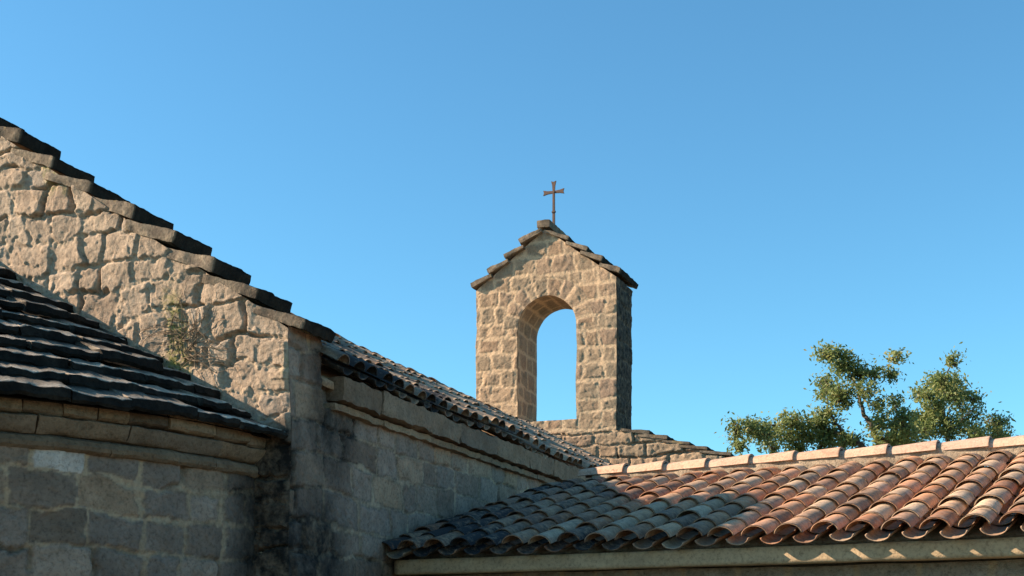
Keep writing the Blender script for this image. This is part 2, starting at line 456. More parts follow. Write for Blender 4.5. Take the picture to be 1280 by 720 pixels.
panel(sm_, ncs, nst, lin(VG, VG + WT, .014), lin(EZ, CZ + .02, .014), lambda s, t: nav(U0, s, t), NU, fade=('s0',), dirt=ndirt)
panel(sm_, ncs, nst, lin(VG, VF, .08), lin(GZ, EZ, .08), lambda s, t: nav(UL, s, t), -NU)
for ua, ub in ((U0 - .6, U0 - .04), (UL + .04, UL + .6)):
    prism(sm_, np.array([[ua, GZ], [ub, GZ], [ub, EZ + .2], [ua, EZ + .2]]), lambda p: nav(p[:, 0], VG + WT + .01, p[:, 1]), lambda p: nav(p[:, 0], VF - .02, p[:, 1]))
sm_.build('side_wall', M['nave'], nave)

# cornice under the eaves: projecting slab course over a thin roll
cn = MB(); rr = random.Random(4)
v = VG + WT + .16
first = True
while v < VF - .1:
    L = rr.uniform(.55, 1.05); L = min(L, VF - v)
    V_, Q_ = slab(nav(U0 + .0 + rr.uniform(-.006, .006), v + L / 2, 1.915 + rr.uniform(-.006, .006)), (NV, NU, UPV), (L - .008, .26, .19), .008, (22, 6, 5), .03, 7., rr.random() * 9)
    cn.add(V_, Q_, tone=rr.random(), dirt=rr.uniform(0, .25))
    v += L
v = VG + WT + .12
while v < VF - .1:
    L = rr.uniform(.7, 1.3); L = min(L, VF - v)
    V_, Q_ = slab(nav(U0 - .035, v + L / 2, 1.775), (NV, NU, UPV), (L - .006, .20, .055), .006, (22, 5, 3), .02, 9., rr.random() * 9)
    cn.add(V_, Q_, tone=rr.uniform(.4, 1), dirt=0)
    v += L
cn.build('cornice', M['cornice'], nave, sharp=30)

# facade wall at the far end
fm = MB()
FZ, FS = 3.44, .324
def ftop(u): return FZ + FS * np.minimum(np.minimum(U0 - u, u - UL), 1.9)
fst = dict(gst); fst.update(warp=.04, rough=.03, prot=.03)
fcs = Courses(31, UL - 1, U0 + .3, GZ - .1, 6, (.22, .36), (.35, .8))
def ffn(s, t): return nav(s, VF, ffn.z0 + t * (ftop(s) - ffn.z0))
ffn.z0 = 2.2
panel(fm, fcs, fst, lin(-8.4, U0, .022), np.linspace(0, 1, 95), ffn, -NV, fade=('s1',))
panel(fm, fcs, fst, lin(UL, -8.4, .08), np.linspace(0, 1, 30), ffn, -NV)
panel(fm, fcs, fst, lin(UL, U0, .1), np.linspace(0, 1, 45), lambda s, t: nav(s, VF, GZ + t * (2.2 - GZ)), -NV)
FD = 1.15
panel(fm, fcs, fst, lin(0, FD, .05), np.linspace(0, 1, 100), lambda s, t: nav(U0, VF + s, GZ + t * (FZ - GZ)), NU)
panel(fm, fcs, fst, lin(0, FD, .1), np.linspace(0, 1, 60), lambda s, t: nav(UL, VF + s, GZ + t * (FZ - GZ)), -NU)
panel(fm, fcs, fst, lin(UL, U0, .1), np.linspace(0, 1, 60), lambda s, t: nav(s, VF + FD, GZ + t * (ftop(s) - GZ)), NV)
us = np.array([UL + .06, UL + 1.9, U0 - 1.9, U0 - .06])
prism(fm, np.vstack([[[UL + .06, GZ], [U0 - .06, GZ]], np.stack([us[::-1], ftop(us[::-1]) - .07], 1)]),
      lambda p: nav(p[:, 0], VF + .06, p[:, 1]), lambda p: nav(p[:, 0], VF + FD - .06, p[:, 1]))
fm.build('facade_wall', M['bell'], nave)

# coping stones -------------------------------------------------------------
def coping(parent, uL, zL, uR, zR, vf, depth, n, flat, thick, over, mat, seed, amp=.012, dirt_end=True, end_over=.1, nn=(10, 7, 3), lap=.5, name='coping_stone'):
    """n overlapping slabs stepping down from (uL,zL) to (uR,zR) (either way), each tilted less than the pitch"""
    r = random.Random(seed); sg = 1 if uR > uL else -1
    pitch = math.atan2(zL - zR, abs(uR - uL)); tl = pitch - flat
    ex = abs(uR - uL) / n
    for i in range(n):
        f = (i + .5) / n
        L = ex * (1 + lap) / math.cos(tl) * r.uniform(.95, 1.08)
        u = uL + (uR - uL) * ((i + 1) / n) + sg * r.uniform(-.02, .02)      # lower end
        z = zL + (zR - zL) * ((i + 1) / n)
        d = np.array([sg * math.cos(tl), -math.sin(tl)])
        axu = nav(d[0], 0, d[1]); nz = nav(sg * math.sin(tl), 0, math.cos(tl))
        tk = thick * r.uniform(.85, 1.2)
        end = nav(u + sg * end_over * .5, vf, z)
        dep = depth + over * 2
        c = end - axu * L / 2 + nz * tk / 2 + NV * (depth / 2 + r.uniform(-.012, .012))
        rot = r.uniform(-.05, .05)
        a2 = NV * math.cos(rot) + axu * math.sin(rot); a1 = axu * math.cos(rot) - NV * math.sin(rot)
        m = MB()
        V_, Q_ = slab(c, (a1, a2, nz), (L, dep, tk), min(.007, tk * .2), nn, amp * 1.5, 8., r.random() * 20)
        loc = (V_ - c) @ a1
        hz = (V_ - c) @ nz + tk / 2                       # thinner towards the upper end
        V_ = V_ - nz * (hz * .30 * (1 - smooth(-.5, .5, loc / L)))[:, None]
        frontness = -((V_ - c) @ a2) / dep * 2
        dd = .92 * smooth(.80, .93, loc / (L / 2)) * smooth(1.02, .92, frontness) if dirt_end else .0  # shade painted dark into the lower end faces
        up = smooth(.3, .5, ((V_ - c) @ nz) / tk) * .35
        m.add(V_, Q_, tone=r.random(), dirt=np.clip(dd + up, 0, 1) if dirt_end else 0.)
        m.build(name, mat, parent, sharp=32)
coping(nave, UC - .02, gtop(UC) + .0, U0 + .06, CZ - .015, VG - .0, WT, 10, R_(13), .092, .02, M['coping'], 2, nn=(30, 18, 5), lap=.2, end_over=.05)
coping(nave, UC + .02, gtop(UC) - .0, UL - .06, CZ - .0, VG - .0, WT, 11, R_(10), .085, .03, M['coping'], 3, lap=.25, end_over=.02)
coping(nave, U0 - 1.95, ftop(U0 - 1.95) + .01, U0 + .04, FZ - .0, VF, FD, 5, R_(9), .075, .05, M['coping'], 12, lap=.4, nn=(10, 12, 3))
coping(nave, UL + 1.95, ftop(UL + 1.95) + .01, UL - .12, FZ - .02, VF, FD, 5, R_(7), .075, .05, M['coping'], 13, lap=.5)

# ------------------------------------------------------------------ barrel tiles
def add_tile(mb, O, D, A, N, L, r0, r1, conv, seg, tone, dirt=0., th=.009, squash=.8, nl=2, bow=0., droop=0., rim_=.75):
    """O lower end centre, D up the slope, A across, N up; r0 lower radius, r1 upper"""
    a = np.linspace(-84, 84, seg + 1) * math.pi / 180
    y = np.concatenate([[0, .045], np.linspace(0, 1, nl + 1)[1:]]); nl += 1
    yy, aa = [x.ravel() for x in np.meshgrid(y, a, indexing='ij')]
    r = r0 + (r1 - r0) * yy
    def surf(rr):
        hgt = conv * squash * rr * np.cos(aa) + droop * (1 - yy)
        if conv > 0: hgt = hgt - squash * (rr - rr)
        return O + D * (yy * L)[:, None] + A * (rr * np.sin(aa))[:, None] + N * hgt[:, None]
    po, pi = surf(r), surf(r - th * (1 if conv > 0 else 1))
    n = len(po); q = gridq(nl + 1, seg + 1)
    w = seg + 1
    qo = q[:, ::-1] if conv > 0 else q
    qi = (q if conv > 0 else q[:, ::-1]) + n
    rim = []
    for i in range(seg):
        rim.append([i, i + 1, n + i + 1, n + i]); b = nl * w
        rim.append([b + i + 1, b + i, n + b + i, n + b + i + 1])
    for j in range(nl):
        rim.append([(j + 1) * w, j * w, n + j * w, n + (j + 1) * w])
        rim.append([j * w + seg, (j + 1) * w + seg, n + (j + 1) * w + seg, n + j * w + seg])
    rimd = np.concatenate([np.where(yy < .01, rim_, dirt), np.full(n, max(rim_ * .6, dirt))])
    mb.add(np.vstack([po, pi]), np.vstack([qo, qi, np.array(rim)]), tone=tone, dirt=np.maximum(rimd, dirt))

def tiled(mb, base, D, A, N, ncol, pitch, nrow, exp, seed, jit=1., seg=9, rc=.098, rp=.094, sag=None, dirtf=None, keep=None, L0=.44, rim_=.0):
    r = random.Random(seed)
    for c in range(ncol):
        xoff = r.uniform(-.005, .005) * jit; wob = r.uniform(-.012, .012) * jit; yo = r.uniform(-.018, .018)
        for kind in (-1, 1):
            for i in range(nrow):
                x = (c + (.5 if kind < 0 else 0)) * pitch + xoff * (1 if kind > 0 else .5) + wob * i / nrow + r.uniform(-.006, .006) * jit * (i > 0)
                y = i * exp + yo + r.uniform(-.02, .02) * jit * (.5 if i == 0 else 1) + (0 if kind > 0 else .015)
                if keep and not keep(x, y): continue
                L = L0 if i < nrow - 1 else exp * .8
                dz = sag(x, y) if sag else 0.
                dz2 = (sag(x, y + L) if sag else 0.) - dz
                up = .013 + r.uniform(-.003, .008) * jit
                O = base + A * x + D * y + N * (dz + up + (.018 if kind > 0 else .0))
                yaw = r.uniform(-.038, .038) * jit * (.4 if i == 0 else 1); rol = r.uniform(-.06, .06) * jit * (.4 if i == 0 else 1)
                d = D * math.cos(yaw) + A * math.sin(yaw) + N * ((dz2 - up) / L + r.uniform(-.008, .008) * jit)
                d = d / np.linalg.norm(d)
                a = A * math.cos(rol) + N * math.sin(rol); a = a - d * (a @ d); a /= np.linalg.norm(a); n = np.cross(a, d)
                if n @ N < 0: n = -n
                sc = r.uniform(.93, 1.08) if i else r.uniform(.98, 1.02)
                if kind > 0: add_tile(mb, O, d, a, n, L, rc * sc, rc * .82 * sc, 1, seg, r.random(), dirtf(x, y, r) if dirtf else 0., rim_=rim_)
                else: add_tile(mb, O + N * .004 - D * .02, d, a, n, L, rp * sc * .90, rp * sc * .98, -1, seg, r.random(), (dirtf(x, y, r) if dirtf else 0.) * .8 + .2, squash=.62, rim_=rim_)

# nave roof
RS = math.atan2(4.02 - 2.07, U0 + .13 - UC)
nr = MB()
D_ = nav(-math.cos(RS), 0, math.sin(RS)); N_ = nav(math.sin(RS), 0, math.cos(RS))
span = (U0 + .13 - UC) / math.cos(RS)
nrow = 12; ex = span / nrow
def nsag(x, y): return .022 * math.sin(x * 1.9 + 1.) + .018 * math.sin(x * .7 + y * 1.3) - .02
ncol = int((VF - VG - WT - .05) / .245)
def ndf(x, y, r): return (r.random() < .55) * r.uniform(.3, .9) * max(.25, 1.3 - x / 9.) + max(0, .85 - x / 6.) * r.uniform(.6, 1.2)  # random soiling, plus the gable's shade painted into the nearest tiles
tiled(nr, nav(U0 + .13, VG + WT + .08, 2.06), D_, NV, N_, ncol, .245, nrow, ex, 3, jit=2.0, seg=8, sag=nsag, dirtf=ndf, L0=ex + .13)
D2 = nav(math.cos(RS), 0, math.sin(RS)); N2 = nav(-math.sin(RS), 0, math.cos(RS))
tiled(nr, nav(UL - .13, VG + WT + .08, 2.06), D2, NV, N2, ncol, .245, nrow, ex, 4, jit=2.0, seg=6, sag=nsag, L0=ex + .13)
rr = random.Random(8)
v = VG + WT + .02
while v < VF - .2:
    add_tile(nr, nav(UC, v, 4.0 + rr.uniform(-.015, .015)), NV, NU, UPV, .5, .13, .11, 1, 8, rr.random(), rr.uniform(.2, .8), droop=.02); v += .4
for sgn, Nn in ((1, N_), (-1, N2)):     # boarding under the tiles
    ue = U0 + .03 if sgn > 0 else UL - .03
    A0 = np.array([[0, 0], [1, 0], [1, 1], [0, 1]], float)
    def brd(off, uu=ue):
        return lambda p: nav(uu + (UC - uu) * p[:, 0], VG + WT + .02 + (VF - VG - WT - .04) * p[:, 1], 2.02 + (3.96 - 2.02) * p[:, 0] - off)
    prism(nr, A0, brd(.05), brd(.11), tone=.3)
nr.build('tiled_roof', M['oldtile'], nave)

# ------------------------------------------------------------------ the apse
RA, CA = 3.30, nav(UC, VG, 0)
apse = thing('apse', 'rounded stone apse in shade with a moulded cornice and stepped dark slab roof', 'chapel apse', tuple(nav(UC, VG - 1.2, GZ)))
def ap(phi, r, z):
    return nav(UC + r * np.sin(phi), VG - r * np.cos(phi), z)
am = MB()
ast = dict(warp=.034, wfreq=5., joint=.007, round=.016, prot=.009, rough=.016, tilt=.045, rad=.03, rf=12., djit=.018, mrough=.014, low=.05, smear=.035, deep=.02, jd=.85)
acs = Courses(44, -6, 6, GZ - .05, 3, (.215, .25), (.27, .43))
def adirt(P, s, t):
    z = P[:, 2]; q = np.stack([s * 1.5, z * 1.3, z * 0], 1); nz = fbm(q, 4, 29)
    return np.clip(smooth(4.6, 5.1, s + .25 * nz) * .9 + smooth(.1, .45, nz) * .45, 0, 1)  # blotches, and darker towards the gable end
AZ = 1.18
for (a, b, stp, z0, z1) in ((R_(44), R_(91), .013, .15, AZ), (R_(-91), R_(44), .025, .15, AZ), (R_(-91), R_(91), .07, GZ, .15)):
    panel(am, acs, ast, lin(a * RA, b * RA, stp), lin(z0, z1, stp), lambda s, t: ap(s / RA, RA, t),
          lambda s, t: nav(np.sin(s / RA), -np.cos(s / RA), 0 * s), dirt=adirt)
ph = np.linspace(-R_(90), R_(90), 40); prism(am, np.stack([np.sin(ph), -np.cos(ph)], 1) * (RA - .05), lambda p: nav(UC + p[:, 0], VG + p[:, 1], GZ), lambda p: nav(UC + p[:, 0], VG + p[:, 1], AZ))
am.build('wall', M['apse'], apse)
def ring_block(mb, p0, p1, r0, r1, z0, z1, npf, amp, fr, seed, tone, dirt, rnd=.02, prof=None):
    """curved block: cross-section polygon swept in phi, noisy"""
    if prof is None:
        prof = [(r0, z0), (r1 - rnd, z0), (r1, z0 + rnd), (r1, (z0 + z1) / 2), (r1, z1 - rnd), (r1 - rnd, z1), (r0, z1)]
    prof = np.array(prof); m = len(prof)
    ph = np.linspace(p0, p1, npf)
    P_, I_ = np.meshgrid(ph, np.arange(m), indexing='ij')
    V = ap(P_.ravel(), prof[I_.ravel(), 0], prof[I_.ravel(), 1])
    nn = V * fr + seed * 3.3
    w = (prof[I_.ravel(), 0] > r0 + .02).astype(float)
    V = V + (amp * w)[:, None] * np.stack([fbm(nn, 3, 1), fbm(nn + 40, 3, 2), fbm(nn + 80, 3, 3)], 1)
    q = []
    for i in range(npf - 1):
        for j in range(m):
            q.append([i * m + j, (i + 1) * m + j, (i + 1) * m + (j + 1) % m, i * m + (j + 1) % m])
    c0 = list(range(m)); n0 = len(V)
    V = np.vstack([V, V[:m].mean(0)[None], V[-m:].mean(0)[None]])
    tr = [[n0, j, (j + 1) % m] for j in range(m)] + [[n0 + 1, (npf - 1) * m + (j + 1) % m, (npf - 1) * m + j] for j in range(m)]
    dd = dirt(V) if callable(dirt) else dirt
    mb.add(V, q, tr, tone=tone, dirt=dd)
def ring(mb, prof_fn, r_out, wmin, wmax, seed, amp=.01, fr=7., gap=.004, dirt=(0, .3), tones=(0, 1), a0=-88, a1=91):
    r = random.Random(seed); p = R_(a0)
    while p < R_(a1):
        w = r.uniform(wmin, wmax) / r_out; e = min(p + w, R_(a1))
        if e - p > .02:
            npf = max(4, int((e - p) * r_out / .035)) if e > R_(40) else 5
            prof = prof_fn(r)
            ring_block(mb, p + gap / r_out, e - gap / r_out, prof[0][0], 0, 0, 0, npf, amp, fr, r.random() * 30, r.uniform(*tones), r.uniform(*dirt), prof=prof)
        p = e
ac = MB()
def pf_low(r): return [(RA - .1, 1.165), (RA + .03, 1.17), (RA + .055, 1.19), (RA + .062, 1.215), (RA + .05, 1.245), (RA + .02, 1.262), (RA - .1, 1.265)]
def pf_mid(r): return [(RA - .1, 1.263), (RA + .045, 1.268), (RA + .07, 1.285), (RA + .10, 1.33), (RA + .115, 1.362), (RA + .10, 1.372), (RA - .1, 1.374)]
def pf_top(r):
    e = r.uniform(-.02, .03); hh = r.uniform(-.012, .01)
    return [(RA - .1, 1.376), (RA + .10 + e, 1.38), (RA + .125 + e, 1.395), (RA + .128 + e, 1.43), (RA + .12 + e, 1.47 + hh), (RA + .10 + e, 1.485 + hh), (RA - .1, 1.487 + hh)]
ring(ac, pf_low, RA, .5, .9, 1, .012, dirt=(.1, .45), tones=(.0, .6))
ring(ac, pf_mid, RA, .4, .8, 2, .014, dirt=(.0, .2), tones=(.35, 1))
ring(ac, pf_top, RA, .18, .42, 3, .022, dirt=(.05, .5))
ac.build('cornice', M['cornice'], apse, sharp=32)
ar = MB()
NR, RE = 13, 3.58
zt0, sl = 1.445, .562
r = random.Random(15)
for i in range(NR):
    ro = RE - i * (RE / NR); wid = RE / NR * 1.5
    zb = zt0 + i * (RE / NR) * sl
    p = R_(-89) - r.uniform(0, .1)
    while p < R_(90):
        w = r.uniform(.32, .62) / max(ro, .5); e = min(p + w, R_(91))
        if e - p > .015:
            th = .066 + r.uniform(-.016, .018); o_ = r.uniform(-.04, .04); ri = max(ro - wid, .02); tz = math.tan(R_(18.))
            dz = r.uniform(-.008, .008); ti = r.uniform(-.03, .03)
            ln = ro + o_ - ri
            z0 = zb + dz
            prof = [(ri, z0 + ln * (tz + ti)), (ro + o_ - .015, z0), (ro + o_ + .004, z0 + .02), (ro + o_, z0 + th * .6), (ro + o_ - .002, z0 + th - .006), (ro + o_ - .014, z0 + th + .003), (ro + o_ - .12, z0 + th + .12 * tz), (ro + o_ - .24, z0 + th + .24 * (tz + ti)), (ri, z0 + th * .8 + ln * (tz + ti))]
            npf = max(4, int((e - p) * ro / .03)) if e > R_(20) else 5
            kr = np.array([.0, 1, 1, 1, 1, .05, .55, .97, 1])  # near-black risers: lichen plus painted shade; pale lip: wear plus painted sunlight
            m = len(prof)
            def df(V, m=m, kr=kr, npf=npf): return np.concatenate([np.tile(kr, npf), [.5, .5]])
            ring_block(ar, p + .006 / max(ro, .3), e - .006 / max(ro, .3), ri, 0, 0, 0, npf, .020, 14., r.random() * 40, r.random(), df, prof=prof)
        p = e
ph = np.linspace(-R_(90), R_(90), 30)     # solid cone under the slabs
cone = np.vstack([ap(ph, RE - .12, zt0 + .01), [nav(UC, VG, zt0 + RE * sl - .05)], [nav(UC, VG, zt0 + .01)]])
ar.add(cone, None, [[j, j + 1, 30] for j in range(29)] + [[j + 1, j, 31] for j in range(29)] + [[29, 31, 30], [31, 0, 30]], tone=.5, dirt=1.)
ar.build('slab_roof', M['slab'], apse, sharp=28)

# ------------------------------------------------------------------ the bell-cote
BL, BR, BZ0, BD = -9.94, -6.96, 3.3, 1.15
BC = (BL + BR) / 2
AC_, AR_, ASP, AB = -8.41, .62, 6.23, 4.33       # arch centre, radius, spring, sill
BEV, BS = 7.08, .735                               # eave height, pitch
bell = thing('bell_cote', 'sunlit stone bell-cote with one empty round arch and stepped slate coping', 'bell-cote', tuple(nav(BC, VF + BD / 2, BZ0)))
def btop(u): return BEV + BS * np.minimum(u - BL, BR - u)
bm_ = MB()
bst = dict(warp=.045, wfreq=3.6, joint=.026, round=.02, prot=.006, rough=.020, tilt=.03, rad=.045, rf=8., djit=.024, mrough=.010, low=.035, smear=.03, fs=7.)
bcs = Courses(64, BL - .2, BR + .3, BZ0 - .1, 9.2, (.25, .36), (.28, .52))
def arch_in(u, z, e=0.):
    return ((np.abs(u - AC_) < AR_ - e) & (z > AB + e) & (z <= ASP)) | ((np.hypot(u - AC_, z - ASP) < AR_ - e) & (z > ASP))
def bface(vv, nrm, step, fade):
    S = lin(BL, BR, step); T = np.linspace(0, 1, int((8.1 - BZ0) / step))
    s, t = [a.ravel() for a in np.meshgrid(S, T, indexing='ij')]
    z = BZ0 + t * (btop(s) - BZ0)
    q = gridq(len(S), len(T))
    ins = arch_in(s, z, .0)
    cu, cz = s[q].mean(1), z[q].mean(1)
    q = q[~arch_in(cu, cz)]
    # pull the edge vertices onto the arch line
    used = np.unique(q); near = np.zeros(len(s), bool); near[used] = True
    up = z > ASP
    rad = np.hypot(s - AC_, z - ASP)
    e_ = step * .4
    tgt = near & up & ((ins & (z > AB)) | (np.abs(rad - AR_) < e_))
    k_ = np.where(tgt, AR_ / np.maximum(rad, 1e-6), 1)
    s = np.where(tgt, AC_ + (s - AC_) * k_, s); z = np.where(tgt, ASP + (z - ASP) * k_, z)
    bt = near & ~up & (np.abs(s - AC_) < AR_ - step * .6) & (np.abs(z - AB) < step)
    jm = near & ~up & ~bt & (z > AB - e_) & (ins | (np.abs(np.abs(s - AC_) - AR_) < e_))
    s = np.where(jm, AC_ + np.sign(s - AC_) * AR_, s)
    z = np.where(bt, AB, z)
    P = nav(s, vv, z)
    # voussoirs round the head: courses measured along the arch
    h, tone, mort = masonry(bcs, s, z, P, bst)
    vs = (z > ASP) & (rad < AR_ + .36)
    ang = np.arctan2(z - ASP, s - AC_) * (AR_ + .18)
    vst = dict(bst); vst['warp'] = .02
    vcs = Courses(9, -.5, 4, AR_ - .02, AR_ + .36, (.38, .38), (.2, .34))
    h2, t2, m2 = masonry(vcs, ang, rad, P, vst)
    h = np.where(vs, h2, h); tone = np.where(vs, t2, tone); mort = np.where(vs, m2, mort)
    da = np.where(up, np.abs(rad - AR_), np.where(z > AB, np.abs(np.abs(s - AC_) - AR_), 9))
    f = smooth(-.01, .05, np.minimum(np.minimum(s - BL, BR - s), da)) * .9 + .1
    P = P + nrm * (h * f)[:, None] + bulge(P, .014)
    bm_.add(P, q, tone=tone, mort=mort, dirt=0.)
bface(VF, -NV, .02, 1)
bface(VF + BD, NV, .05, 1)
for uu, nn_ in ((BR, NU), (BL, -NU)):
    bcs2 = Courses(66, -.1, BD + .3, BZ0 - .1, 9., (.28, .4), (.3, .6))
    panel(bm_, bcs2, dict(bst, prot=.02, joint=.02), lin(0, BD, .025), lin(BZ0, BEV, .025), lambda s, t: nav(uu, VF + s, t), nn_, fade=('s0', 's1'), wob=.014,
          dirt=lambda P, s, t: np.full_like(s, 1. if nn_ is NU else 0.))  # right flank darkened: its shade is painted into the stone
# arch soffit and jambs
th = np.linspace(math.pi, 0, 70)
au = np.concatenate([np.full(80, AC_ - AR_), AC_ + AR_ * np.cos(th), np.full(80, AC_ + AR_)])
az = np.concatenate([np.linspace(AB, ASP, 80, endpoint=False), ASP + AR_ * np.sin(th), np.linspace(ASP, AB, 81)[1:]])
ln = np.concatenate([[0], np.cumsum(np.hypot(np.diff(au), np.diff(az)))])
S = np.arange(len(au)); T = lin(0, BD, .025)
s, t = [a.ravel() for a in np.meshgrid(S, T, indexing='ij')]
P = nav(au[s.astype(int)], VF + t, az[s.astype(int)])
nn_u = np.where(az < ASP, np.sign(AC_ - au), (AC_ - au) / AR_); nn_z = np.where(az < ASP, 0, (ASP - az) / AR_)
N3 = nav(nn_u[s.astype(int)], 0, nn_z[s.astype(int)])
jcs = Courses(71, -.1, BD + .2, -.1, 6, (.25, .36), (.3, .6))
h, tone, mort = masonry(jcs, t, ln[s.astype(int)], P, bst)
f = smooth(-.01, .05, np.minimum(t, BD - t)) * .9 + .1
P = P + N3 * (h * f)[:, None] + bulge(P, .014)
bm_.add(P, gridq(len(S), len(T))[:, ::-1], tone=np.clip(tone * .5, 0, 1), mort=mort, dirt=0.)
# sill
S, T = lin(AC_ - AR_, AC_ + AR_, .05), lin(0, BD, .05)
panel(bm_, jcs, bst, S, T, lambda s, t: nav(s, VF + t, AB), UPV, wob=.014)
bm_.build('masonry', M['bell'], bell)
kw = dict(nn=(10, 14, 3), amp=.016, dirt_end=True, end_over=.1)
AP = btop(BC)
coping(bell, BC + .08, AP + .0, BR + .02, BEV + .06, VF, BD, 4, R_(13), .10, .06, M['coping'], 22, lap=.22, **kw)
coping(bell, BC - .08, AP + .0, BL + .0, BEV + .06, VF, BD, 4, R_(13), .10, .10, M['coping'], 23, lap=.22, **kw)
m = MB(); V_, Q_ = slab(nav(BC - .02, VF + BD / 2, AP + .12), (NU, NV, UPV), (.27, BD + .10, .15), .012, (8, 12, 4), .02, 5., 3); m.add(V_, Q_, tone=.6, dirt=.2)
m.build('cap_stone', M['coping'], bell, sharp=32)

# ------------------------------------------------------------------ the cross
cb = nav(BC - .005, VF + BD / 2, AP + .25)
cross = thing('iron_cross', 'small iron cross with flared arms standing on top of the bell-cote', 'cross', tuple(cb))
cm = MB()
def plate(mb, pts, c, du, dz, th):
    pts = np.array(pts)
    f = lambda o: (lambda p: c + p[:, :1] * du + p[:, 1:2] * dz + NV * o)
    prism(mb, pts, f(-th / 2), f(th / 2))
H0 = .70
plate(cm, [(-.024, 0), (.024, 0), (.020, H0 - .02), (-.020, H0 - .02)], cb, NU, UPV, .05)
ctr = cb + UPV * H0
arm = [(-.022, .015), (.022, .015), (.03, .13), (.052, .225), (0, .208), (-.052, .225), (-.03, .13)]
for a_ in (0, 90, 270):
    du = NU * math.cos(R_(a_)) - UPV * math.sin(R_(a_)); dz = UPV * math.cos(R_(a_)) + NU * math.sin(R_(a_))
    plate(cm, arm, ctr, du, dz, .034)
plate(cm, [(.024 * math.cos(x), .024 * math.sin(x)) for x in np.linspace(0, 2 * math.pi, 13)[:-1]], ctr, NU, UPV, .06)
plate(cm, [(-.034, .27), (.034, .285), (.034, .315), (-.034, .30)], cb, NU, UPV, .07)
cm.build('cross_bars', M['iron'], cross, sm=False)

# ------------------------------------------------------------------ the wing
QE, QR, PL, PR = 8.775, 11.46, -6.9, 2.6
WSL = math.atan(.305)
wing = thing('tiled_wing', 'low wing with terracotta barrel tile roof, half in shadow, over a pale eave beam', 'wing',
             tuple(wng((PL + PR) / 2, QR, GZ)))
wm = MB()
wst = dict(warp=.05, wfreq=4, joint=.02, round=.05, prot=.006, rough=.018, tilt=.01, rad=.06, rf=16., mrough=.012)
wcs = Courses(81, PL - 1, PR + 6, GZ, 3, (.2, .3), (.3, .5))
PJ = -6.75
for q_, nrm_, stp, a, b in ((QE + .42, -WQ, .02, -.05, .52), (QE + .42, -WQ, .08, GZ, -.05), (2 * QR - QE - .42, WQ, .1, GZ, .52)):
    panel(wm, wcs, wst, lin(PJ if q_ < QR else PJ - 1.2, PR, stp), lin(a, b, stp), lambda s, t: wng(s, q_, t), nrm_)
panel(wm, wcs, wst, lin(QE + .42, 2 * QR - QE - .42, .1), np.linspace(0, 1, 30),
      lambda s, t: wng(PR, s, GZ + t * (.5 + .305 * (QR - QE - .1 - np.abs(s - QR)) - GZ)), WP)
W0 = .60
prism(wm, np.array([[QE + .46, GZ], [2 * QR - QE - .46, GZ], [2 * QR - QE - .46, .5], [QR, .5 + .305 * (QR - QE - .46)], [QE + .46, .5]]),
      lambda p: wng(PJ, p[:, 0], p[:, 1]), lambda p: wng(PR - .04, p[:, 0], p[:, 1]))
wm.build('rendered_wall', M['plaster'], wing)
eb = MB()
V_, Q_ = rbox(.5, .5, .5, .04, (6, 4, 4)); 
Lb = PR - (-6.36)
for q_ in (QE + .208, 2 * QR - QE - .208):
    V_, Q_ = slab(wng((PR - 6.36) / 2, q_, .583), (WP, WQ, UPV), (Lb, .18, .128), .012, (180, 4, 4), .006, 2.6, 3)
    eb.add(V_, Q_, tone=.5 + .5 * vnoise(V_ * np.array([3, 3, 9.]), 3), dirt=np.clip(smooth(.15, .5, fbm(V_ * np.array([2.2, 2.2, 7]), 4, 9)) * .55, 0, 1))
eb.build('eave_beam', M['beam'], wing)
wr = MB()
Dw = wng(0, math.cos(WSL), math.sin(WSL)); Nw = wng(0, -math.sin(WSL), math.cos(WSL))
NRW = 9; exw = (QR - QE) / math.cos(WSL) / NRW * 1.0
base = wng(-6.62, QE, .685)
def wsag(x, y):
    p = -6.62 + x
    return -.30 * max(0., -6.05 - p) * min(1, y / 2.7) + .012 * math.sin(x * 1.3 + .4) * math.sin(y * .9)
ncw = int((PR + 6.62) / .25)
def wdf(x, y, r): return (r.random() < .30) * r.uniform(.2, .6) + max(0., 1. - x / 2.6) * r.uniform(.4, 1.) + max(0., 1. - x / 5.2) * max(0, 1.15 - y / 2.7) * r.uniform(.2, .75)  # random soiling, plus the nave's shadow painted into the tiles towards it
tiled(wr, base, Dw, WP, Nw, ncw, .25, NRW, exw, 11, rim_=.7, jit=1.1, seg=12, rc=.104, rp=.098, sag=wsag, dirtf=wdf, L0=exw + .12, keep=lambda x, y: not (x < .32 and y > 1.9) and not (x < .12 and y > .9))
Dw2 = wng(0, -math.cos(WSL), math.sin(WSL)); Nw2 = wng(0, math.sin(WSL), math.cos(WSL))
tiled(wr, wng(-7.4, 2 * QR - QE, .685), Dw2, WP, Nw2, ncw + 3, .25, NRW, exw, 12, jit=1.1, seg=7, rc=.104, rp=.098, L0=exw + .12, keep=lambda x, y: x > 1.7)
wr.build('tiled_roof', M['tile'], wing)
wb = MB()   # boarding under the tiles and the mortar bed under the ridge
A0 = np.array([[0, 0], [1, 0], [1, 1], [0, 1]], float)
for s_ in (1, -1):
    qe = QR - s_ * (QR - QE - .26)
    f = lambda off: (lambda p: wng(-6.3 + (PR + 6.3) * p[:, 0], qe + (QR - qe) * p[:, 1], .66 + .03 + (.305 * (QR - QE - .26) - .06) * p[:, 1] - off))
    prism(wb, A0, f(.0), f(.04), tone=.3)
V_, Q_ = slab(wng((PR - 5.75) / 2, QR, 1.545), (WP, WQ, UPV), (PR + 5.75, .19, .19), .05, (260, 6, 4), .03, 7., 5)
wb.add(V_, Q_, tone=.5)
wb.build('mortar_bed', M['mortar'], wing)
rr = random.Random(6); p = -5.88
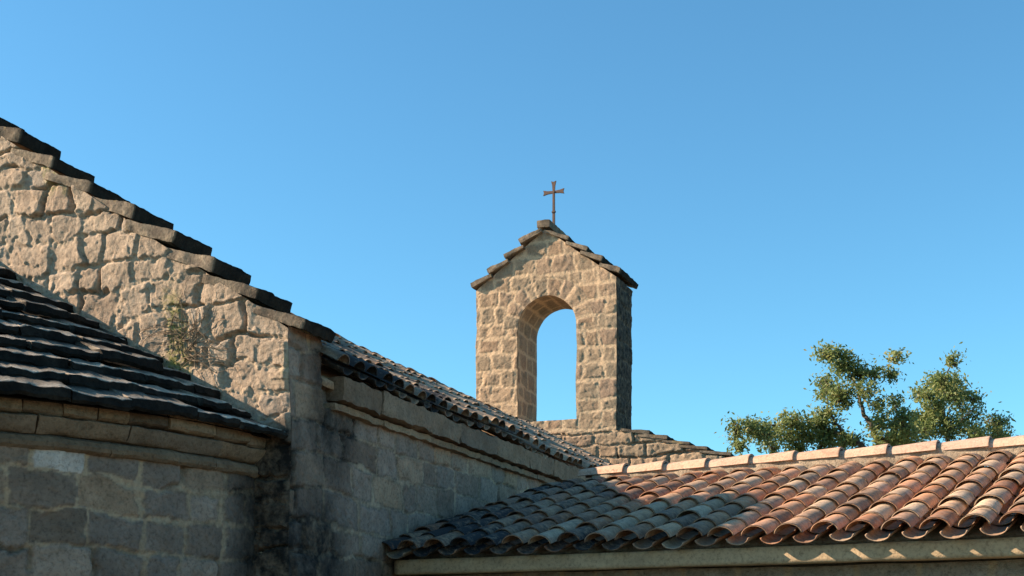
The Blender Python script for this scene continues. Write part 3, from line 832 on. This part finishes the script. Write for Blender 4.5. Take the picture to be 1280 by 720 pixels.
while p < PR - .1:
    m = MB()
    # wide end to the right, lapping over the next tile
    z = 1.575 + rr.uniform(-.008, .008) - .22 * max(0., -6.05 - p)
    d = -WP + UPV * rr.uniform(-.03, .0) + WQ * rr.uniform(-.02, .02); d /= np.linalg.norm(d)
    L = .50
    a_ = np.cross(d, UPV); a_ /= np.linalg.norm(a_); n_ = np.cross(a_, d); n_ = n_ if n_[2] > 0 else -n_
    add_tile(m, wng(p + L, QR, z + .012), d, a_, n_, L, .128, .098, 1, 14, rr.random(), 0., th=.022, squash=.88, nl=4)
    m.build('ridge_tile', M['ridge'], wing)
    p += .43 + rr.uniform(-.012, .012)

# ------------------------------------------------------------------ plant on the gable
pl = nav(-5.70, VG - .012, 2.12)
plant = thing('wall_plant', 'dry climbing plant with few green leaves on the gable above the apse', 'plant', tuple(pl))
pm, pv = MB(), MB(); rr = random.Random(12)
for k_ in range(38):
    u0, z0 = rr.gauss(0, .06), rr.uniform(-.05, .25)
    pts = []; a = rr.uniform(-1.2, 1.6) if rr.random() < .7 else rr.uniform(1.2, 3.4)
    x, z, o_ = u0, z0, .01
    for j in range(9):
        pts.append(pl + NU * x + UPV * z - NV * (.0 + o_))
        a += rr.uniform(-.5, .5); st_ = .05
        x += math.cos(a) * st_ * 1.1; z += math.sin(a) * st_; o_ = .004 + .012 * rr.random()
    tube(pm, pts, [.0036 * (1 - .09 * j) for j in range(9)], 5)
def leafquad(mb, c, s, rr, tone):
    n = np.array([rr.gauss(0, 1) for _ in range(3)]); n /= np.linalg.norm(n)
    a = np.cross(n, [rr.gauss(0, 1) for _ in range(3)]); a /= np.linalg.norm(a); b = np.cross(n, a)
    V = np.array([c - a * s, c - a * s * .2 + b * s * .42 + n * s * .1, c + a * s, c - a * s * .2 - b * s * .42 + n * s * .1])
    mb.add(V, [[0, 1, 2, 3]], tone=tone)
for k_ in range(110):
    z = rr.gauss(.0, .20); x = rr.gauss(-.13 + .06 * math.sin(z * 5), .05 + .05 * (z < 0))
    if z < -.28: continue
    leafquad(pv, pl + NU * x + UPV * (z + .04) - NV * rr.uniform(.0, .02), rr.uniform(.007, .016), rr, rr.random())
pm.build('stems', M['stem'], plant); pv.build('leaves', M['ivy'], plant)

# ------------------------------------------------------------------ the trees
def view(px, py, F): return np.array([(px - 640) / 1600 * F, F, (795 - py) / 1600 * F])
def tree(label, foot, F, limbs, clumps, seed, dens):
    rr = random.Random(seed)
    f0 = view(foot, 795, F); f0[2] = GZ
    t = thing('oak_tree', label, 'tree', tuple(f0), 'trees behind the wing')
    wd, lf = MB(), MB()
    for (pts, r0, r1) in limbs:
        P_ = []
        for (x, y, dy) in pts:
            q = view(x, y, F) if y is not None else np.array([f0[0], F, GZ - .1])
            q[1] += dy; P_.append(q)
        Q_ = []
        for i in range(len(P_) - 1):
            for k_ in range(5):
                fr = k_ / 5; Q_.append(P_[i] * (1 - fr) + P_[i + 1] * fr + np.array([rr.gauss(0, .022), rr.gauss(0, .03), 0]) * (1 if k_ else 0))
        Q_.append(P_[-1]); n = len(Q_)
        tube(wd, Q_, [(r0 + (r1 - r0) * i / (n - 1)) * (.42 if i > 4 else .6) for i in range(n)], 7)
    mpx = F / 1600
    nodes = []
    for (x, y, rx, ry, w) in clumps:
        y += max(0, 560 - y) * .06
        c = view(x, y, F); dep = rr.uniform(-1.0, 1.0); c[1] += dep
        sx, sy = rx * mpx, ry * mpx
        subs = []
        ns = max(7, int(rx * ry / 10 * w))
        for _ in range(ns):
            while True:
                d = np.array([rr.uniform(-1, 1) for _ in range(3)])
                if d @ d <= 1: break
            subs.append(c + d * np.array([sx, max(sx, sy) * 1.1, sy]))
        for sc in subs:
            # a twig from the clump centre to each tuft
            mid = (c + sc) / 2 + np.array([rr.gauss(0, .04) for _ in range(3)])
            tube(wd, [c - np.array([0, 0, sy * .5]), mid, sc], [.018, .011, .005], 4)
            tn = rr.random(); R0 = rr.uniform(.11, .25)
            for _ in range(int(rr.uniform(24, 48) * dens)):
                p_ = sc + np.array([rr.gauss(0, 1), rr.gauss(0, 1), rr.gauss(0, .75)]) * R0 * .62
                leafquad(lf, p_, rr.uniform(.035, .07), rr, min(1, max(0, tn * .55 + rr.random() * .45)))
    wd.build('trunk', M['bark'], t); lf.build('crown', M['leaf'], t)
F1, F2 = 31., 33.
tree('wide olive green tree behind the roof ridge, dark limb showing between two leafy masses', 1105, F1,
     [([(1105, None, 0), (1102, 560, 0), (1092, 540, 0), (1083, 522, 0), (1076, 505, 0), (1074, 485, .1), (1064, 462, .2), (1050, 448, .2)], .20, .03),
      ([(1076, 505, 0), (1082, 485, -.2), (1092, 468, -.2), (1108, 458, -.2)], .05, .02),
      ([(1104, 575, 0), (1070, 548, .3), (1035, 530, .5), (1000, 528, .4), (960, 530, .2), (925, 540, 0)], .13, .02),
      ([(1060, 542, .3), (1042, 515, .3), (1038, 492, .3), (1036, 470, .3)], .07, .02),
      ([(1102, 560, 0), (1112, 535, -.4), (1116, 510, -.4)], .07, .02)],
     [(1033, 443, 18, 11, 1), (1052, 452, 16, 12, 1), (1042, 470, 13, 16, 1), (1072, 462, 15, 11, 1), (1090, 466, 12, 9, .8), (1104, 452, 8, 7, .9), (1112, 466, 5, 9, .8),
      (1044, 495, 15, 16, 1.2), (1036, 518, 18, 16, 1.2), (1070, 490, 10, 14, .7), (1012, 535, 16, 14, 1), (990, 524, 18, 10, 1), (965, 532, 18, 12, .9), (940, 532, 14, 12, .8),
      (916, 540, 11, 12, .9), (952, 546, 14, 10, .8), (985, 542, 14, 10, .8), (925, 556, 9, 7, .6), (968, 556, 14, 9, .8), (1000, 556, 14, 10, .9), (1035, 548, 18, 12, .9), (1060, 548, 14, 11, .6), (1085, 508, 10, 9, .7),
      (1110, 514, 10, 11, .9), (1118, 532, 13, 13, 1.1), (1098, 548, 14, 9, .7), (1128, 550, 14, 10, .9), (1135, 540, 9, 10, .7), (1122, 500, 8, 8, .5), (1136, 526, 12, 12, .9), (1118, 545, 14, 10, .8), (1075, 548, 15, 9, .9), (1050, 535, 13, 12, .8), (1090, 535, 9, 9, .5), (1150, 548, 14, 9, .9)], 5, 1.)
tree('narrower tree with a pointed top behind the ridge, at the right edge of the view', 1188, F2,
     [([(1188, None, 0), (1186, 560, 0), (1181, 530, 0), (1178, 505, 0), (1182, 480, 0), (1188, 455, 0)], .19, .03),
      ([(1184, 545, 0), (1200, 525, -.3), (1214, 512, -.3)], .06, .02), ([(1180, 520, 0), (1160, 505, .3), (1148, 488, .3)], .05, .015),
      ([(1187, 565, 0), (1220, 548, .3), (1255, 540, .4)], .07, .02), ([(1181, 530, 0), (1190, 508, .2), (1204, 490, .2)], .05, .015)],
     [(1189, 450, 6, 10, .9), (1180, 465, 16, 9, 1), (1200, 470, 16, 11, 1), (1168, 480, 12, 12, 1), (1190, 485, 17, 12, 1.1), (1212, 482, 10, 9, .8), (1150, 488, 9, 6, .7), (1146, 500, 6, 6, .5),
      (1205, 500, 12, 9, .8), (1160, 508, 11, 12, 1), (1160, 530, 14, 13, 1.2), (1180, 540, 16, 12, 1.1), (1210, 522, 9, 10, .6), (1222, 515, 8, 8, .6), (1224, 540, 14, 11, .9), (1250, 540, 12, 10, .9), (1262, 533, 7, 9, .7), (1240, 552, 16, 8, .9), (1200, 552, 14, 8, .9), (1145, 545, 12, 11, .9), (1140, 522, 9, 9, .6), (1172, 515, 12, 10, .8), (1150, 528, 12, 12, 1), (1212, 500, 10, 10, .8), (1235, 530, 12, 10, .8)], 9, 1.)

# ------------------------------------------------------------------ light, sky, camera
SA, SE = 93.6, 27.3            # azimuth from straight behind the camera towards the left; elevation
d = Vector((-math.sin(R_(SA)) * math.cos(R_(SE)), -math.cos(R_(SA)) * math.cos(R_(SE)), math.sin(R_(SE))))
sun = bpy.data.lights.new('Sun', 'SUN'); sun.energy = 5.0; sun.angle = R_(.53); sun.color = (1., .81, .61)
so = bpy.data.objects.new('Sun', sun); COL.objects.link(so); so.rotation_euler = d.to_track_quat('Z', 'Y').to_euler()
w = bpy.data.worlds.new('World'); scene.world = w; w.use_nodes = True
nt = w.node_tree; sk = nt.nodes.new('ShaderNodeTexSky'); sk.sky_type = 'NISHITA'; sk.sun_disc = False
sk.sun_elevation = R_(SE); sk.sun_rotation = math.atan2(d.x, d.y); sk.altitude = 300; sk.air_density = 1.; sk.dust_density = .3; sk.ozone_density = 2.
tint = nt.nodes.new('ShaderNodeMix'); tint.data_type = 'RGBA'; tint.blend_type = 'MULTIPLY'; tint.inputs[0].default_value = 1
tint.inputs[7].default_value = (.54, .98, 1.06, 1)
nt.links.new(sk.outputs[0], tint.inputs[6]); nt.links.new(tint.outputs[2], nt.nodes['Background'].inputs[0]); nt.nodes['Background'].inputs[1].default_value = .085
cam = bpy.data.cameras.new('Camera'); co = bpy.data.objects.new('Camera', cam); COL.objects.link(co); scene.camera = co
co.location = (0, 0, 0); co.rotation_euler = (R_(90), 0, 0)
cam.sensor_width = 36; cam.lens = 36 * 1600 / 1280; cam.shift_y = (795 - 360) / 1280
cam.clip_start = .05; cam.clip_end = 9000
vs = scene.view_settings; vs.view_transform = 'Standard'; vs.look = 'None'; vs.gamma = 1; vs.use_curve_mapping = False
vs.exposure = 1.3
scene.cycles.max_bounces = 6; scene.cycles.diffuse_bounces = 4
